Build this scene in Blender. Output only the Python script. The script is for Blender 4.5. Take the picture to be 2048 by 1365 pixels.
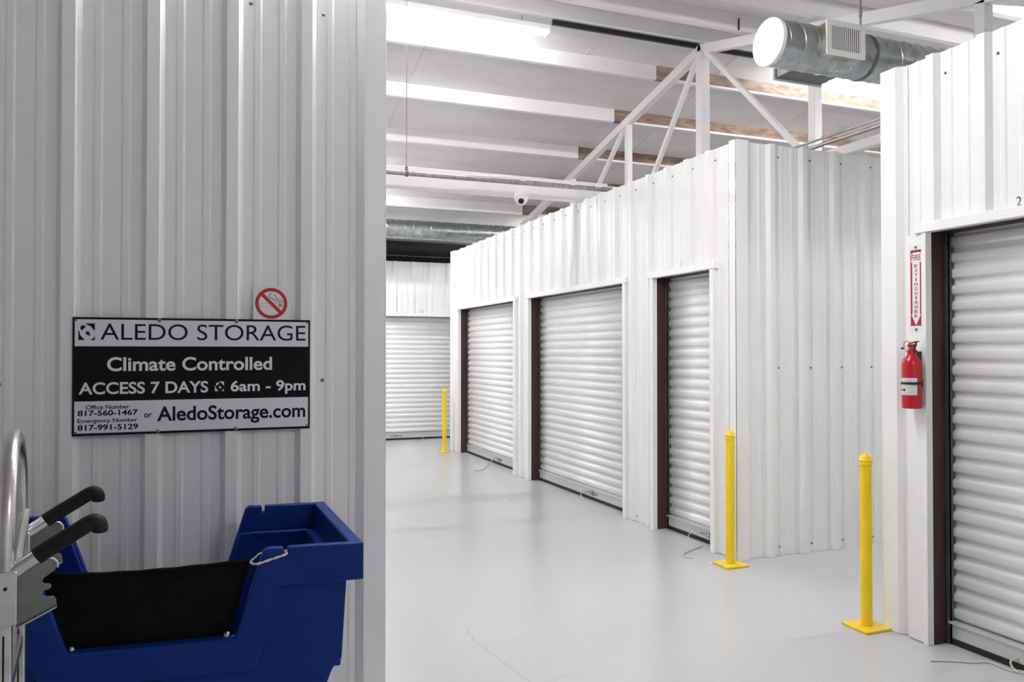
import bpy, bmesh, math, random
from mathutils import Vector, Matrix
random.seed(7)
for o in list(bpy.data.objects):
    bpy.data.objects.remove(o, do_unlink=True)
sc = bpy.context.scene
COL = sc.collection

# ------------------------------------------------------------------ camera
cam = bpy.data.cameras.new('camera')
cam.sensor_width = 36.0
cam.lens = 36.0 * 1588.8 / 2048.0
cam.clip_start = 0.05
cam.clip_end = 200
cam_o = bpy.data.objects.new('camera', cam)
COL.objects.link(cam_o)
cam_o.location = (0, 0, 1.6)
cam_o.rotation_euler = (math.radians(90.753), 0, math.radians(-21.471))
sc.camera = cam_o

# ------------------------------------------------------------------ world, exposure
world = bpy.data.worlds.new('world')
sc.world = world
world.use_nodes = True
world.node_tree.nodes['Background'].inputs[0].default_value = (0.95, 0.97, 1.0, 1)
world.node_tree.nodes['Background'].inputs[1].default_value = 0.05
sc.view_settings.view_transform = 'Standard'
sc.view_settings.look = 'None'
sc.view_settings.gamma = 1.0
sc.view_settings.use_curve_mapping = False
sc.view_settings.exposure = 1.6
sc.cycles.max_bounces = 8
sc.cycles.diffuse_bounces = 5
TUBE = 38.0          # radiance of the fluorescent tubes

# ------------------------------------------------------------------ materials
def principled(name, col, rough=0.5, metal=0.0, spec=0.5, emit=None, strength=0.0):
    m = bpy.data.materials.new(name)
    m.use_nodes = True
    b = m.node_tree.nodes['Principled BSDF']
    b.inputs['Base Color'].default_value = (*col, 1)
    b.inputs['Roughness'].default_value = rough
    b.inputs['Metallic'].default_value = metal
    b.inputs['Specular IOR Level'].default_value = spec
    if emit:
        b.inputs['Emission Color'].default_value = (*emit, 1)
        b.inputs['Emission Strength'].default_value = strength
    return m

def vary(m, col2, scale=(3, 3, 3), lo=0.4, hi=0.65, detail=4, rough2=None, bump=0.0, bscale=200):
    """mix the base colour with col2 by object-space noise; optional roughness variation and fine bump"""
    nt = m.node_tree
    b = nt.nodes['Principled BSDF']
    tc = nt.nodes.new('ShaderNodeTexCoord')
    mp = nt.nodes.new('ShaderNodeMapping')
    mp.inputs['Scale'].default_value = scale
    nz = nt.nodes.new('ShaderNodeTexNoise')
    nz.inputs['Scale'].default_value = 1.0
    nz.inputs['Detail'].default_value = detail
    rm = nt.nodes.new('ShaderNodeMapRange')
    rm.interpolation_type = 'SMOOTHSTEP'
    rm.inputs[1].default_value = lo
    rm.inputs[2].default_value = hi
    mx = nt.nodes.new('ShaderNodeMix')
    mx.data_type = 'RGBA'
    mx.inputs[6].default_value = b.inputs['Base Color'].default_value
    mx.inputs[7].default_value = (*col2, 1)
    nt.links.new(tc.outputs['Object'], mp.inputs[0])
    nt.links.new(mp.outputs[0], nz.inputs['Vector'])
    nt.links.new(nz.outputs[0], rm.inputs[0])
    nt.links.new(rm.outputs[0], mx.inputs[0])
    nt.links.new(mx.outputs[2], b.inputs['Base Color'])
    if rough2 is not None:
        r = nt.nodes.new('ShaderNodeMapRange')
        r.inputs[1].default_value = 0.1
        r.inputs[2].default_value = 0.9
        r.inputs[3].default_value = b.inputs['Roughness'].default_value
        r.inputs[4].default_value = rough2
        nt.links.new(nz.outputs[0], r.inputs[0])
        nt.links.new(r.outputs[0], b.inputs['Roughness'])
    if bump:
        n2 = nt.nodes.new('ShaderNodeTexNoise')
        n2.inputs['Scale'].default_value = bscale
        n2.inputs['Detail'].default_value = 2
        bp = nt.nodes.new('ShaderNodeBump')
        bp.inputs['Strength'].default_value = bump
        bp.inputs['Distance'].default_value = 0.002
        nt.links.new(tc.outputs['Object'], n2.inputs['Vector'])
        nt.links.new(n2.outputs[0], bp.inputs['Height'])
        nt.links.new(bp.outputs[0], b.inputs['Normal'])
    return m

M = {}
M['panel'] = vary(principled('white_panel', (0.84, 0.845, 0.84), 0.45, spec=0.35), (0.82, 0.822, 0.815), (2, 2, 0.6), rough2=0.52)
M['trim'] = principled('white_trim', (0.86, 0.86, 0.86), 0.38)
M['curtain'] = vary(principled('door_curtain', (0.86, 0.865, 0.86), 0.34), (0.84, 0.845, 0.84), (4, 4, 1), rough2=0.4)
M['bar'] = principled('door_bar_aluminium', (0.62, 0.63, 0.65), 0.38, 0.35)
M['rubber'] = principled('black_rubber', (0.012, 0.011, 0.013), 0.6)
M['jamb'] = vary(principled('brown_jamb', (0.050, 0.016, 0.015), 0.5), (0.038, 0.014, 0.013), (6, 6, 2))
M['floor'] = vary(principled('epoxy_floor', (0.53, 0.54, 0.565), 0.20, spec=0.5), (0.50, 0.51, 0.535), (0.9, 0.9, 0.9), 0.15, 0.85, 3, rough2=0.30)
def scuffs(m, col, scale, lo, hi):
    nt = m.node_tree
    b = nt.nodes['Principled BSDF']
    src = b.inputs['Base Color'].links[0].from_socket
    tc = nt.nodes.new('ShaderNodeTexCoord')
    mp = nt.nodes.new('ShaderNodeMapping')
    mp.inputs['Scale'].default_value = scale
    mp.inputs['Rotation'].default_value = (0, 0, 0.5)
    nz = nt.nodes.new('ShaderNodeTexNoise')
    nz.inputs['Scale'].default_value = 1.0
    nz.inputs['Detail'].default_value = 7
    nz.inputs['Roughness'].default_value = 0.62
    rm = nt.nodes.new('ShaderNodeMapRange')
    rm.interpolation_type = 'SMOOTHSTEP'
    rm.inputs[1].default_value = lo
    rm.inputs[2].default_value = hi
    mx = nt.nodes.new('ShaderNodeMix')
    mx.data_type = 'RGBA'
    mx.inputs[7].default_value = (*col, 1)
    nt.links.new(tc.outputs['Object'], mp.inputs[0])
    nt.links.new(mp.outputs[0], nz.inputs['Vector'])
    nt.links.new(nz.outputs[0], rm.inputs[0])
    nt.links.new(rm.outputs[0], mx.inputs[0])
    nt.links.new(src, mx.inputs[6])
    nt.links.new(mx.outputs[2], b.inputs['Base Color'])
scuffs(M['floor'], (0.40, 0.405, 0.42), (1.6, 4.5, 1), 0.62, 0.80)
M['ceiling'] = vary(principled('white_vinyl', (0.80, 0.77, 0.775), 0.42), (0.75, 0.72, 0.725), (1.5, 5, 1), rough2=0.5, bump=0.15, bscale=30)
M['steel'] = principled('white_steel', (0.82, 0.81, 0.82), 0.42)
M['galv'] = vary(principled('galvanised', (0.46, 0.49, 0.50), 0.20, 1.0), (0.34, 0.37, 0.38), (9, 9, 9), rough2=0.38)
M['galv_dull'] = vary(principled('galvanised_dull', (0.20, 0.21, 0.20), 0.45, 0.8), (0.16, 0.17, 0.16), (12, 12, 12))
M['alu'] = vary(principled('aluminium', (0.66, 0.65, 0.64), 0.30, 1.0), (0.58, 0.57, 0.56), (3, 3, 20))
M['grip'] = principled('black_grip', (0.006, 0.006, 0.0065), 0.6, spec=0.25)
M['canvas'] = vary(principled('black_canvas', (0.0045, 0.0045, 0.004), 0.9, spec=0.1), (0.007, 0.006, 0.0055), (25, 25, 25), bump=0.4, bscale=500)
M['blue'] = vary(principled('blue_plastic', (0.0018, 0.024, 0.175), 0.42, spec=0.18), (0.0018, 0.022, 0.16), (4, 4, 4), rough2=0.44)
M['yellow'] = principled('yellow_paint', (0.84, 0.60, 0.010), 0.30)
M['red'] = principled('red_paint', (0.44, 0.008, 0.014), 0.24)
M['rust_red'] = principled('sign_red', (0.34, 0.010, 0.020), 0.45)
M['stop_red'] = principled('stop_red', (0.47, 0.006, 0.014), 0.5)
M['white'] = principled('white_print', (0.80, 0.80, 0.81), 0.45)
M['paper'] = principled('paper_label', (0.66, 0.63, 0.60), 0.5)
M['sign_white'] = principled('sign_white', (0.72, 0.73, 0.78), 0.4)
M['black'] = principled('black_print', (0.007, 0.007, 0.008), 0.75, spec=0.15)
M['navy'] = principled('navy_ink', (0.008, 0.007, 0.016), 0.7, spec=0.2)
M['pen'] = principled('blue_pen', (0.015, 0.015, 0.10), 0.6)
M['pencil'] = principled('faint_pen', (0.50, 0.50, 0.54), 0.6)
M['dark_metal'] = principled('dark_metal', (0.03, 0.03, 0.032), 0.4, 0.6)  # also paints the shaded gap strip under the roof ridge
M['pipe'] = vary(principled('grey_pipe', (0.40, 0.39, 0.38), 0.4, 0.7), (0.30, 0.28, 0.27), (20, 3, 3))
M['rope'] = principled('cream_rope', (0.62, 0.58, 0.50), 0.8)
M['unlit_end'] = vary(principled('unlit_eave', (0.030, 0.025, 0.024), 0.8), (0.020, 0.017, 0.017), (3, 3, 3))  # near-black colour paints in the unlit gap over the far wall
M['rod'] = principled('grey_rod', (0.35, 0.35, 0.37), 0.4, 0.7)
M['lens'] = principled('dark_lens', (0.008, 0.008, 0.012), 0.08)
M['gauge'] = principled('gauge_face', (0.55, 0.56, 0.56), 0.3)
M['crack'] = principled('crack_line', (0.24, 0.245, 0.255), 0.8)
M['tube'] = principled('fluorescent', (0.9, 0.9, 0.9), 0.4, emit=(1.0, 0.985, 0.965), strength=TUBE)
M['stain'] = vary(principled('stained_galv', (0.55, 0.56, 0.54), 0.38, 0.85), (0.42, 0.36, 0.24), (9, 9, 9), 0.45, 0.65)

def rust_material():
    """unpainted purlin web: rust-brown primer that breaks up towards bare pale steel near the flange"""
    m = principled('rusty_primer', (0.20, 0.125, 0.09), 0.75)
    return vary(m, (0.35, 0.27, 0.225), (5, 5, 14), 0.35, 0.7, 8)
M['rust'] = rust_material()

# ------------------------------------------------------------------ mesh helpers
ROOT_BASE = {}

def base_of(o):
    while o is not None and o.parent is not None:
        o = o.parent
    return Vector(o.location) if o is not None else Vector((0, 0, 0))

def tag(o, label=None, cat=None, group=None, kind=None):
    if label: o['label'] = label
    if cat: o['category'] = cat
    if group: o['group'] = group
    if kind: o['kind'] = kind
    return o

def empty(name, loc=(0, 0, 0), **k):
    o = bpy.data.objects.new(name, None)
    o.empty_display_size = 0.1
    COL.objects.link(o)
    o.location = loc
    return tag(o, **k)

class MB:
    def __init__(s):
        s.v = []
        s.f = []
    def add(s, vs, fs):
        n = len(s.v)
        s.v += [tuple(p) for p in vs]
        s.f += [tuple(i + n for i in f) for f in fs]
        return s
    def hexa(s, p):      # 8 points, bottom ring then top ring
        return s.add(p, [(3, 2, 1, 0), (4, 5, 6, 7), (0, 1, 5, 4), (1, 2, 6, 5), (2, 3, 7, 6), (3, 0, 4, 7)])
    def box(s, x0, x1, y0, y1, z0, z1, P=None):
        pts = [(x0, y0, z0), (x1, y0, z0), (x1, y1, z0), (x0, y1, z0), (x0, y0, z1), (x1, y0, z1), (x1, y1, z1), (x0, y1, z1)]
        if P: pts = [P(*p) for p in pts]
        return s.hexa(pts)
    def prism(s, poly, vec):
        n = len(poly)
        vec = Vector(vec)
        a = [Vector(p) for p in poly]
        b = [p + vec for p in a]
        fs = [tuple(range(n))[::-1], tuple(range(n, 2 * n))]
        fs += [(i, (i + 1) % n, (i + 1) % n + n, i + n) for i in range(n)]
        return s.add(a + b, fs)
    def sheet(s, poly):
        return s.add(poly, [tuple(range(len(poly)))])
    def tube(s, path, r, n=10, caps=True, closed=False):
        path = [Vector(p) for p in path]
        k = len(path)
        rs = r if isinstance(r, (list, tuple)) else [r] * k
        T = []
        for i in range(k):
            if closed:
                t = path[(i + 1) % k] - path[i - 1]
            else:
                t = path[min(i + 1, k - 1)] - path[max(i - 1, 0)]
            T.append(t.normalized())
        up = Vector((0, 0, 1)) if abs(T[0].z) < 0.9 else Vector((1, 0, 0))
        nrm = (up - T[0] * up.dot(T[0])).normalized()
        vs = []
        for i in range(k):
            nrm = (nrm - T[i] * nrm.dot(T[i])).normalized()
            bn = T[i].cross(nrm)
            for j in range(n):
                a = 2 * math.pi * j / n
                vs.append(path[i] + (nrm * math.cos(a) + bn * math.sin(a)) * rs[i])
        fs = []
        for i in range(k if closed else k - 1):
            i2 = (i + 1) % k
            for j in range(n):
                fs.append((i * n + j, i * n + (j + 1) % n, i2 * n + (j + 1) % n, i2 * n + j))
        if caps and not closed:
            fs.append(tuple(range(n))[::-1])
            fs.append(tuple(range((k - 1) * n, k * n)))
        return s.add(vs, fs)
    def lathe(s, prof, origin, axis=(0, 0, 1), n=24):
        axis = Vector(axis).normalized()
        up = Vector((0, 0, 1)) if abs(axis.z) < 0.9 else Vector((1, 0, 0))
        e1 = (up - axis * up.dot(axis)).normalized()
        e2 = axis.cross(e1)
        o = Vector(origin)
        vs = []
        for r, h in prof:
            for j in range(n):
                a = 2 * math.pi * j / n
                vs.append(o + axis * h + (e1 * math.cos(a) + e2 * math.sin(a)) * max(r, 1e-5))
        fs = []
        for i in range(len(prof) - 1):
            for j in range(n):
                fs.append((i * n + j, i * n + (j + 1) % n, (i + 1) * n + (j + 1) % n, (i + 1) * n + j))
        fs.append(tuple(range(n))[::-1])
        fs.append(tuple(range((len(prof) - 1) * n, len(prof) * n)))
        return s.add(vs, fs)
    def beam(s, a, b, w, h, up=(0, 0, 1)):
        a, b = Vector(a), Vector(b)
        t = (b - a).normalized()
        u = Vector(up)
        sd = t.cross(u).normalized() * w / 2
        u2 = sd.cross(t).normalized() * h / 2
        return s.hexa([a - sd - u2, a + sd - u2, b + sd - u2, b - sd - u2, a - sd + u2, a + sd + u2, b + sd + u2, b - sd + u2])
    def build(s, name, mat, parent=None, bevel=0.0, smooth=False, solid=0.0, angle=35, keep=False, segs=2):
        base = base_of(parent)
        me = bpy.data.meshes.new(name)
        me.from_pydata([tuple(Vector(p) - base) for p in s.v], [], s.f)
        if not keep:
            bm = bmesh.new()
            bm.from_mesh(me)
            bmesh.ops.remove_doubles(bm, verts=bm.verts, dist=1e-5)
            bmesh.ops.recalc_face_normals(bm, faces=bm.faces)
            bm.to_mesh(me)
            bm.free()
        me.materials.append(M[mat] if isinstance(mat, str) else mat)
        o = bpy.data.objects.new(name, me)
        COL.objects.link(o)
        if parent is not None:
            o.parent = parent
        if smooth:
            for p in me.polygons: p.use_smooth = True
            try:
                me.set_sharp_from_angle(angle=math.radians(angle))
            except Exception:
                pass
        if solid:
            md = o.modifiers.new('solid', 'SOLIDIFY')
            md.thickness = solid
            md.offset = 0
        if bevel:
            md = o.modifiers.new('bevel', 'BEVEL')
            md.width = bevel
            md.segments = segs
            md.limit_method = 'ANGLE'
            md.angle_limit = math.radians(40)
        return o

def copy_part(src, loc, parent, name=None):
    o = src.copy()
    COL.objects.link(o)
    o.parent = parent
    o.location = Vector(loc) - base_of(parent)
    return o

def text_geo(s, bold=0.0, space=1.0):
    cu = bpy.data.curves.new('txt', 'FONT')
    cu.body = s
    cu.size = 1.0
    cu.offset = bold
    cu.space_character = space
    cu.resolution_u = 6
    ob = bpy.data.objects.new('txt', cu)
    COL.objects.link(ob)
    bpy.context.view_layer.update()
    dg = bpy.context.evaluated_depsgraph_get()
    me = bpy.data.meshes.new_from_object(ob.evaluated_get(dg))
    vs = [v.co.copy() for v in me.vertices]
    fs = [tuple(p.vertices) for p in me.polygons]
    bpy.data.objects.remove(ob)
    bpy.data.curves.remove(cu)
    bpy.data.meshes.remove(me)
    x0, x1 = min(v.x for v in vs), max(v.x for v in vs)
    y0, y1 = min(v.y for v in vs), max(v.y for v in vs)
    return [((v.x - x0) / (x1 - x0), (v.y - y0) / (y1 - y0)) for v in vs], fs

def lettering(s, mat, parent, F, a0, a1, z0, z1, bold=0.0, name='lettering', label=None, space=1.0):
    """flat lettering filling the rectangle a0..a1 x z0..z1 of the surface mapping F(a, z)"""
    vs, fs = text_geo(s, bold, space)
    mb = MB()
    mb.add([F(a0 + (a1 - a0) * u, z0 + (z1 - z0) * w) for u, w in vs], fs)
    o = mb.build(name, mat, parent, keep=True)
    if label: o['label'] = label
    return o

# surface mappings: (a along the wall, d depth into the wall, z)
def map_y(plane):            # wall runs along X and faces -Y
    return lambda a, d, z: (a, plane + d, z)
def map_x(plane):            # wall runs along Y and faces -X
    return lambda a, d, z: (plane + d, a, z)
def map_px(plane):           # wall runs along Y and faces +X
    return lambda a, d, z: (plane - d, a, z)
def map_py(plane):           # wall runs along X and faces +Y
    return lambda a, d, z: (a, plane - d, z)

XM, YM, YE = 3.8065, 5.01, 12.417     # centre block: facade plane, near corner, far corner
XR, YR = 3.699, 3.513                 # right block
YL, XL = 3.62, 0.794                  # left block
YF = 13.994                           # far wall
H = 3.222
RIB = 0.032

screw_mesh = None
def screw(P, parent, nrm):
    global screw_mesh
    if screw_mesh is None:
        mb = MB()
        mb.lathe([(0.0085, 0), (0.0085, 0.0015), (0.0055, 0.003), (0.005, 0.006), (0.0015, 0.0072)], (0, 0, 0), (0, 0, 1), 8)
        me = bpy.data.meshes.new('screw')
        me.from_pydata([tuple(p) for p in mb.v], [], mb.f)
        me.materials.append(M['galv_dull'])
        screw_mesh = me
    o = bpy.data.objects.new('screw', screw_mesh)
    COL.objects.link(o)
    o.parent = parent
    o.location = Vector(P) - base_of(parent)
    o.rotation_euler = Vector(nrm).to_track_quat('Z', 'Y').to_euler()
    return o

def ribbed_wall(name, F, a0, a1, z1, phase, nrm, openings=(), trims=(True, True), rows=(0.07, 1.47, 3.13), screws=None, side=1, pitch=0.31, z0=0.004):
    root = empty(name, F((a0 + a1) / 2, RIB, 0), kind='structure')
    lo = a0 + (0.13 if trims[0] else 0)
    hi = a1 - (0.13 if trims[1] else 0)
    k0 = math.floor((lo - phase) / pitch) - 1
    cs = [phase + pitch * k for k in range(k0, k0 + int((hi - lo) / pitch) + 4)]
    pts = []
    for c in cs:
        pts += [(c - 0.044, RIB), (c - 0.023, 0.0), (c + 0.023, 0.0), (c + 0.044, RIB)]
        for m in (1 / 3, 2 / 3):
            q = c + pitch * m
            pts += [(q - 0.019, RIB), (q - 0.010, RIB - 0.0045), (q + 0.010, RIB - 0.0045), (q + 0.019, RIB)]
    def depth(a):
        for (p, d), (p2, d2) in zip(pts, pts[1:]):
            if p <= a <= p2:
                return d + (d2 - d) * ((a - p) / max(p2 - p, 1e-9))
        return RIB
    extra = [lo, hi] + [e for op in openings for e in op[:2]]
    allp = sorted(set([round(p, 5) for p, d in pts if lo <= p <= hi] + [round(e, 5) for e in extra if lo - 1e-6 <= e <= hi + 1e-6]))
    # sheets three ribs wide, split half a rib pitch beside a rib
    cuts = [lo] + [c + 0.05 for i, c in enumerate(cs) if i % 3 == 0 and lo + 0.15 < c + 0.05 < hi - 0.15] + [hi]
    for i, (p0, p1) in enumerate(zip(cuts, cuts[1:])):
        ap = sorted(set([round(p0, 5), round(p1, 5)] + [p for p in allp if p0 < p < p1]))
        lap = 0.0018 * (i % 2)
        mb = MB()
        for q0, q1 in zip(ap, ap[1:]):
            if q1 - q0 < 1e-4: continue
            mid = (q0 + q1) / 2
            zb = z0
            for op in openings:
                if op[0] < mid < op[1]: zb = op[2]
            d0, d1 = depth(q0 + 1e-6) + lap, depth(q1 - 1e-6) + lap
            mb.add([F(q0, d0, zb), F(q1, d1, zb), F(q1, d1, z1), F(q0, d0, z1)], [(0, 1, 2, 3)])
        mb.build('panel', 'panel', root, solid=0.003)
    if screws:
        for c in cs:
            a = c + 0.075 * side
            if not (max(lo, screws[0]) < a < min(hi, screws[1])): continue
            for z in rows:
                if any(op[0] - 0.05 < a < op[1] + 0.05 and z < op[2] + 0.06 for op in openings): continue
                screw(F(a, RIB - 0.0015, z), root, nrm)
    return root

def corner_trim(root, Fa, a, da, Fb=None, b=None, db=None, z1=H):
    """folded corner flashing: a flat band on the first face with a slanted return, and a band on the second face"""
    mb = MB()
    s = 1 if da > 0 else -1
    prof = [(a, -0.004), (a + da, -0.004), (a + da + s * 0.034, RIB)]
    P = [Fa(p, d, 0.002) for p, d in prof] 
    Q = [Fa(p, d, z1 + 0.004) for p, d in prof]
    mb.add(P + Q, [(0, 1, 4, 3), (1, 2, 5, 4)])
    if Fb:
        s = 1 if db > 0 else -1
        prof = [(b, -0.004), (b + db, -0.004), (b + db + s * 0.034, RIB)]
        P = [Fb(p, d, 0.002) for p, d in prof]
        Q = [Fb(p, d, z1 + 0.004) for p, d in prof]
        mb.add(P + Q, [(0, 1, 4, 3), (1, 2, 5, 4)])
    return mb.build('corner_trim', 'trim', root, solid=0.003)

# ------------------------------------------------------------------ roll-up doors
def roll_door(name, F, a0, a1, zt, number=None, num_at=None, num_mat='pencil', far=1, latch=None, rope=None, num_size=(0.06, 0.05), tdir=-1, cw=0.052):
    """a0<a1 opening edges along the wall; 'far' = +1 when the higher a is farther from the camera"""
    root = empty(name, F((a0 + a1) / 2, 0.1, 0), kind='structure')
    D = 0.145                                    # curtain plane
    # casing
    for e, s in ((a0, -1), (a1, 1)):
        lo, hi = sorted((e, e + s * cw))
        MB().box(lo, hi, -0.012, 0.034, 0.0, zt + 0.002, F).build('jamb_casing', 'trim', root, bevel=0.003)
    MB().box(a0 - 0.072, a1 + 0.072, -0.018, 0.034, zt, zt + 0.055, F).build('header_casing', 'trim', root, bevel=0.003)
    # brown reveal
    for e, s in ((a0, -1), (a1, 1)):
        lo, hi = sorted((e, e + s * 0.05))
        MB().box(lo, hi, 0.036, D + 0.10, 0.0, zt, F).build('jamb', 'jamb', root)
        lo, hi = sorted((e - s * 0.002, e - s * 0.030))
        MB().box(lo, hi, D - 0.022, D - 0.014, 0.004, zt - 0.002, F).box(lo, lo + 0.004 if s > 0 else lo + 0.004, D - 0.022, D + 0.03, 0.004, zt - 0.002, F).build('track', 'galv_dull', root)
    MB().box(a0, a1, 0.036, D + 0.16, zt, zt + 0.05, F).build('header', 'jamb', root)
    # corrugated curtain
    pitch = 0.0885
    prof = []
    z = zt + 0.04
    shape = [(0.0, 0.016), (0.03, 0.0172), (0.14, 0.0172), (0.25, 0.0172), (0.28, 0.0155), (0.40, 0.0020), (0.43, 0.0002), (0.62, 0.0), (0.83, 0.0002), (0.86, 0.0020), (0.97, 0.0150)]
    zb = 0.135
    n = int((z - zb) / pitch)
    z = zb + n * pitch
    for k in range(n):
        amp = 1.0
        for t, d in shape:
            prof.append((z - (k + t) * pitch, D + d * amp))
    prof.append((zb, D + 0.017))
    c0, c1 = a0 + 0.012, a1 - 0.012
    mb = MB()
    m = len(prof)
    mb.add([F(c0, d, zz) for zz, d in prof] + [F(c1, d, zz) for zz, d in prof], [(i, i + 1, m + i + 1, m + i) for i in range(m - 1)])
    mb.build('curtain', 'curtain', root, smooth=True, solid=0.002, angle=24)
    # bottom rail, ledge and rubber seal
    bar = MB().box(c0, c1, D - 0.012, D + 0.028, 0.034, 0.118, F).box(c0, c1, D - 0.024, D + 0.024, 0.112, 0.128, F).build('bottom_bar', 'bar', root, bevel=0.002)
    MB().box(c0, c1, D - 0.016, D + 0.030, 0.002, 0.035, F).build('weather_seal', 'rubber', root, bevel=0.003)
    if latch is not None:
        mb = MB()
        s = -far
        mb.box(latch - 0.11, latch + 0.11, D - 0.020, D - 0.012, 0.062, 0.084, F)
        mb.box(latch - 0.02, latch + 0.02, D - 0.030, D - 0.012, 0.052, 0.096, F)
        mb.build('latch', 'galv', root, bevel=0.002)
        mb = MB().tube([F(latch + far * 0.17 - 0.045, D - 0.012, 0.072), F(latch + far * 0.17 - 0.042, D - 0.045, 0.068), F(latch + far * 0.17 + 0.042, D - 0.045, 0.068), F(latch + far * 0.17 + 0.045, D - 0.012, 0.072)], 0.006, 8)
        mb.build('pull_handle', 'bar', root, smooth=True)
    if rope:
        pts = [Vector(p) for p in rope]
        # smooth the polyline
        sm = []
        for i in range(len(pts) - 1):
            p0, p1, p2, p3 = pts[max(i - 1, 0)], pts[i], pts[i + 1], pts[min(i + 2, len(pts) - 1)]
            for k in range(5):
                t = k / 5
                sm.append(0.5 * ((2 * p1) + (p2 - p0) * t + (2 * p0 - 5 * p1 + 4 * p2 - p3) * t * t + (3 * p1 - p0 - 3 * p2 + p3) * t ** 3))
        sm.append(pts[-1])
        for p in sm: p.z = max(p.z, 0.0055)
        MB().tube(sm, 0.0048, 6).build('pull_rope', 'rope', root, smooth=True)
    if number:
        w, h = num_size
        G = lambda a, zz: F(a, num_at[2] if len(num_at) > 2 else RIB - 0.0085, zz)
        aa = (num_at[0] - tdir * w / 2, num_at[0] + tdir * w / 2)
        lettering(number, num_mat, root, G, aa[0], aa[1], num_at[1], num_at[1] + h, name='unit_number')
    return root

# ================================================================== STRUCTURE
# floor
floor = MB().add([(-5, -2.4, 0), (11, -2.4, 0), (11, 14.6, 0), (-5, 14.6, 0)], [(0, 1, 2, 3)]).build('floor', 'floor', keep=True)
tag(floor, kind='structure')
crk = [(1.455, 4.403), (1.425, 4.30), (1.432, 4.23), (1.418, 4.162), (1.44, 4.08), (1.433, 4.0), (1.458, 3.9), (1.464, 3.821), (1.482, 3.70), (1.495, 3.564), (1.51, 3.40)]
mb = MB()
cp = []
for i in range(len(crk) - 1):
    for k in range(4):
        t = k / 4
        cp.append((crk[i][0] * (1 - t) + crk[i + 1][0] * t + random.uniform(-.006, .006), crk[i][1] * (1 - t) + crk[i + 1][1] * t))
for (x, y), (x2, y2) in zip(cp, cp[1:]):
    w = 0.0016
    mb.add([(x - w, y, 0.0006), (x + w, y, 0.0006), (x2 + w, y2, 0.0006), (x2 - w, y2, 0.0006)], [(0, 1, 2, 3)])
mb.build('crack', 'crack', floor, keep=True)

# left block ---------------------------------------------------------
Fl = map_y(YL)
wl = ribbed_wall('wall_left', Fl, -3.4, XL, H, -0.4965, (0, -1, 0), trims=(False, True), screws=(-1.0, 0.8), pitch=0.3125)
Fls = map_px(XL)
wls = ribbed_wall('wall_left_return', Fls, YL, YE, H, 4.0, (1, 0, 0), trims=(True, True))
corner_trim(wl, Fl, XL, -0.095, Fls, YL, 0.095)

# centre block -------------------------------------------------------
Fm = map_x(XM)
DOORS_C = [(5.335, 6.19, 2.26), (6.745, 9.105, 2.26), (9.62, 11.97, 2.26)]
wm = ribbed_wall('wall_center', Fm, YM, YE, H, 5.38, (-1, 0, 0), openings=DOORS_C, screws=(5.0, 12.4), side=-1, rows=(0.05, 3.13))
Fms = map_y(YM)
wms = ribbed_wall('wall_center_return', Fms, XM, 10.8, H, 4.158, (0, -1, 0), trims=(True, False), screws=(3.8, 7.5), pitch=0.3175)
corner_trim(wm, Fm, YM, 0.075, Fms, XM, 0.11)
Fme = map_py(YE)
wme = ribbed_wall('wall_center_end', Fme, XM, 10.8, H, 4.1, (0, 1, 0), trims=(True, False))
corner_trim(wme, Fm, YE, -0.16, Fme, XM, 0.10)

# right block --------------------------------------------------------
Fr = map_x(XR)
DOOR_R = (0.40, 3.205, 2.252)
wr = ribbed_wall('wall_right', Fr, -2.4, YR, H, 3.1825, (-1, 0, 0), openings=[DOOR_R], trims=(False, True), screws=(1.5, 3.5), side=-1, rows=(3.1,), pitch=0.303)
Frs = map_py(YR)
wrs = ribbed_wall('wall_right_return', Frs, XR, 10.8, H, 4.1, (0, 1, 0), trims=(True, False))
corner_trim(wr, Fr, YR, -0.105, Frs, XR, 0.10)
MB().box(3.2355, 3.343, -0.002, RIB, 0.004, 2.25, Fr).build('jamb_flashing', 'trim', wr, bevel=0.002)
MB().box(3.346, 3.352, RIB - 0.012, RIB, 0.004, H, Fr).box(3.352, 3.358, RIB - 0.006, RIB, 0.004, H, Fr).build('lap_edge', 'trim', wr)

# far wall -----------------------------------------------------------
Ff = map_y(YF)
DOOR_F = (1.6, 4.75, 2.231)
wf = ribbed_wall('wall_far', Ff, -4.6, 10.8, H, 3.252, (0, -1, 0), openings=[DOOR_F], trims=(False, False), pitch=0.335)
# enclosing shell ----------------------------------------------------
def shell(name, x0, x1, y0, y1, z0, z1, mat='panel'):
    return tag(MB().box(x0, x1, y0, y1, z0, z1).build(name, mat), kind='structure')
shell('wall_back', -5, 11, -2.5, -2.4, 0, 3.1)
shell('wall_outer_left', -5.1, -5, -2.4, 14.6, 0, 5.3)
shell('wall_outer_right', 11, 11.1, -2.4, 14.6, 0, 5.3)
we = shell('wall_eave', -5, 11, 14.5, 14.6, 0, 3.75, 'unlit_end')

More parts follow.
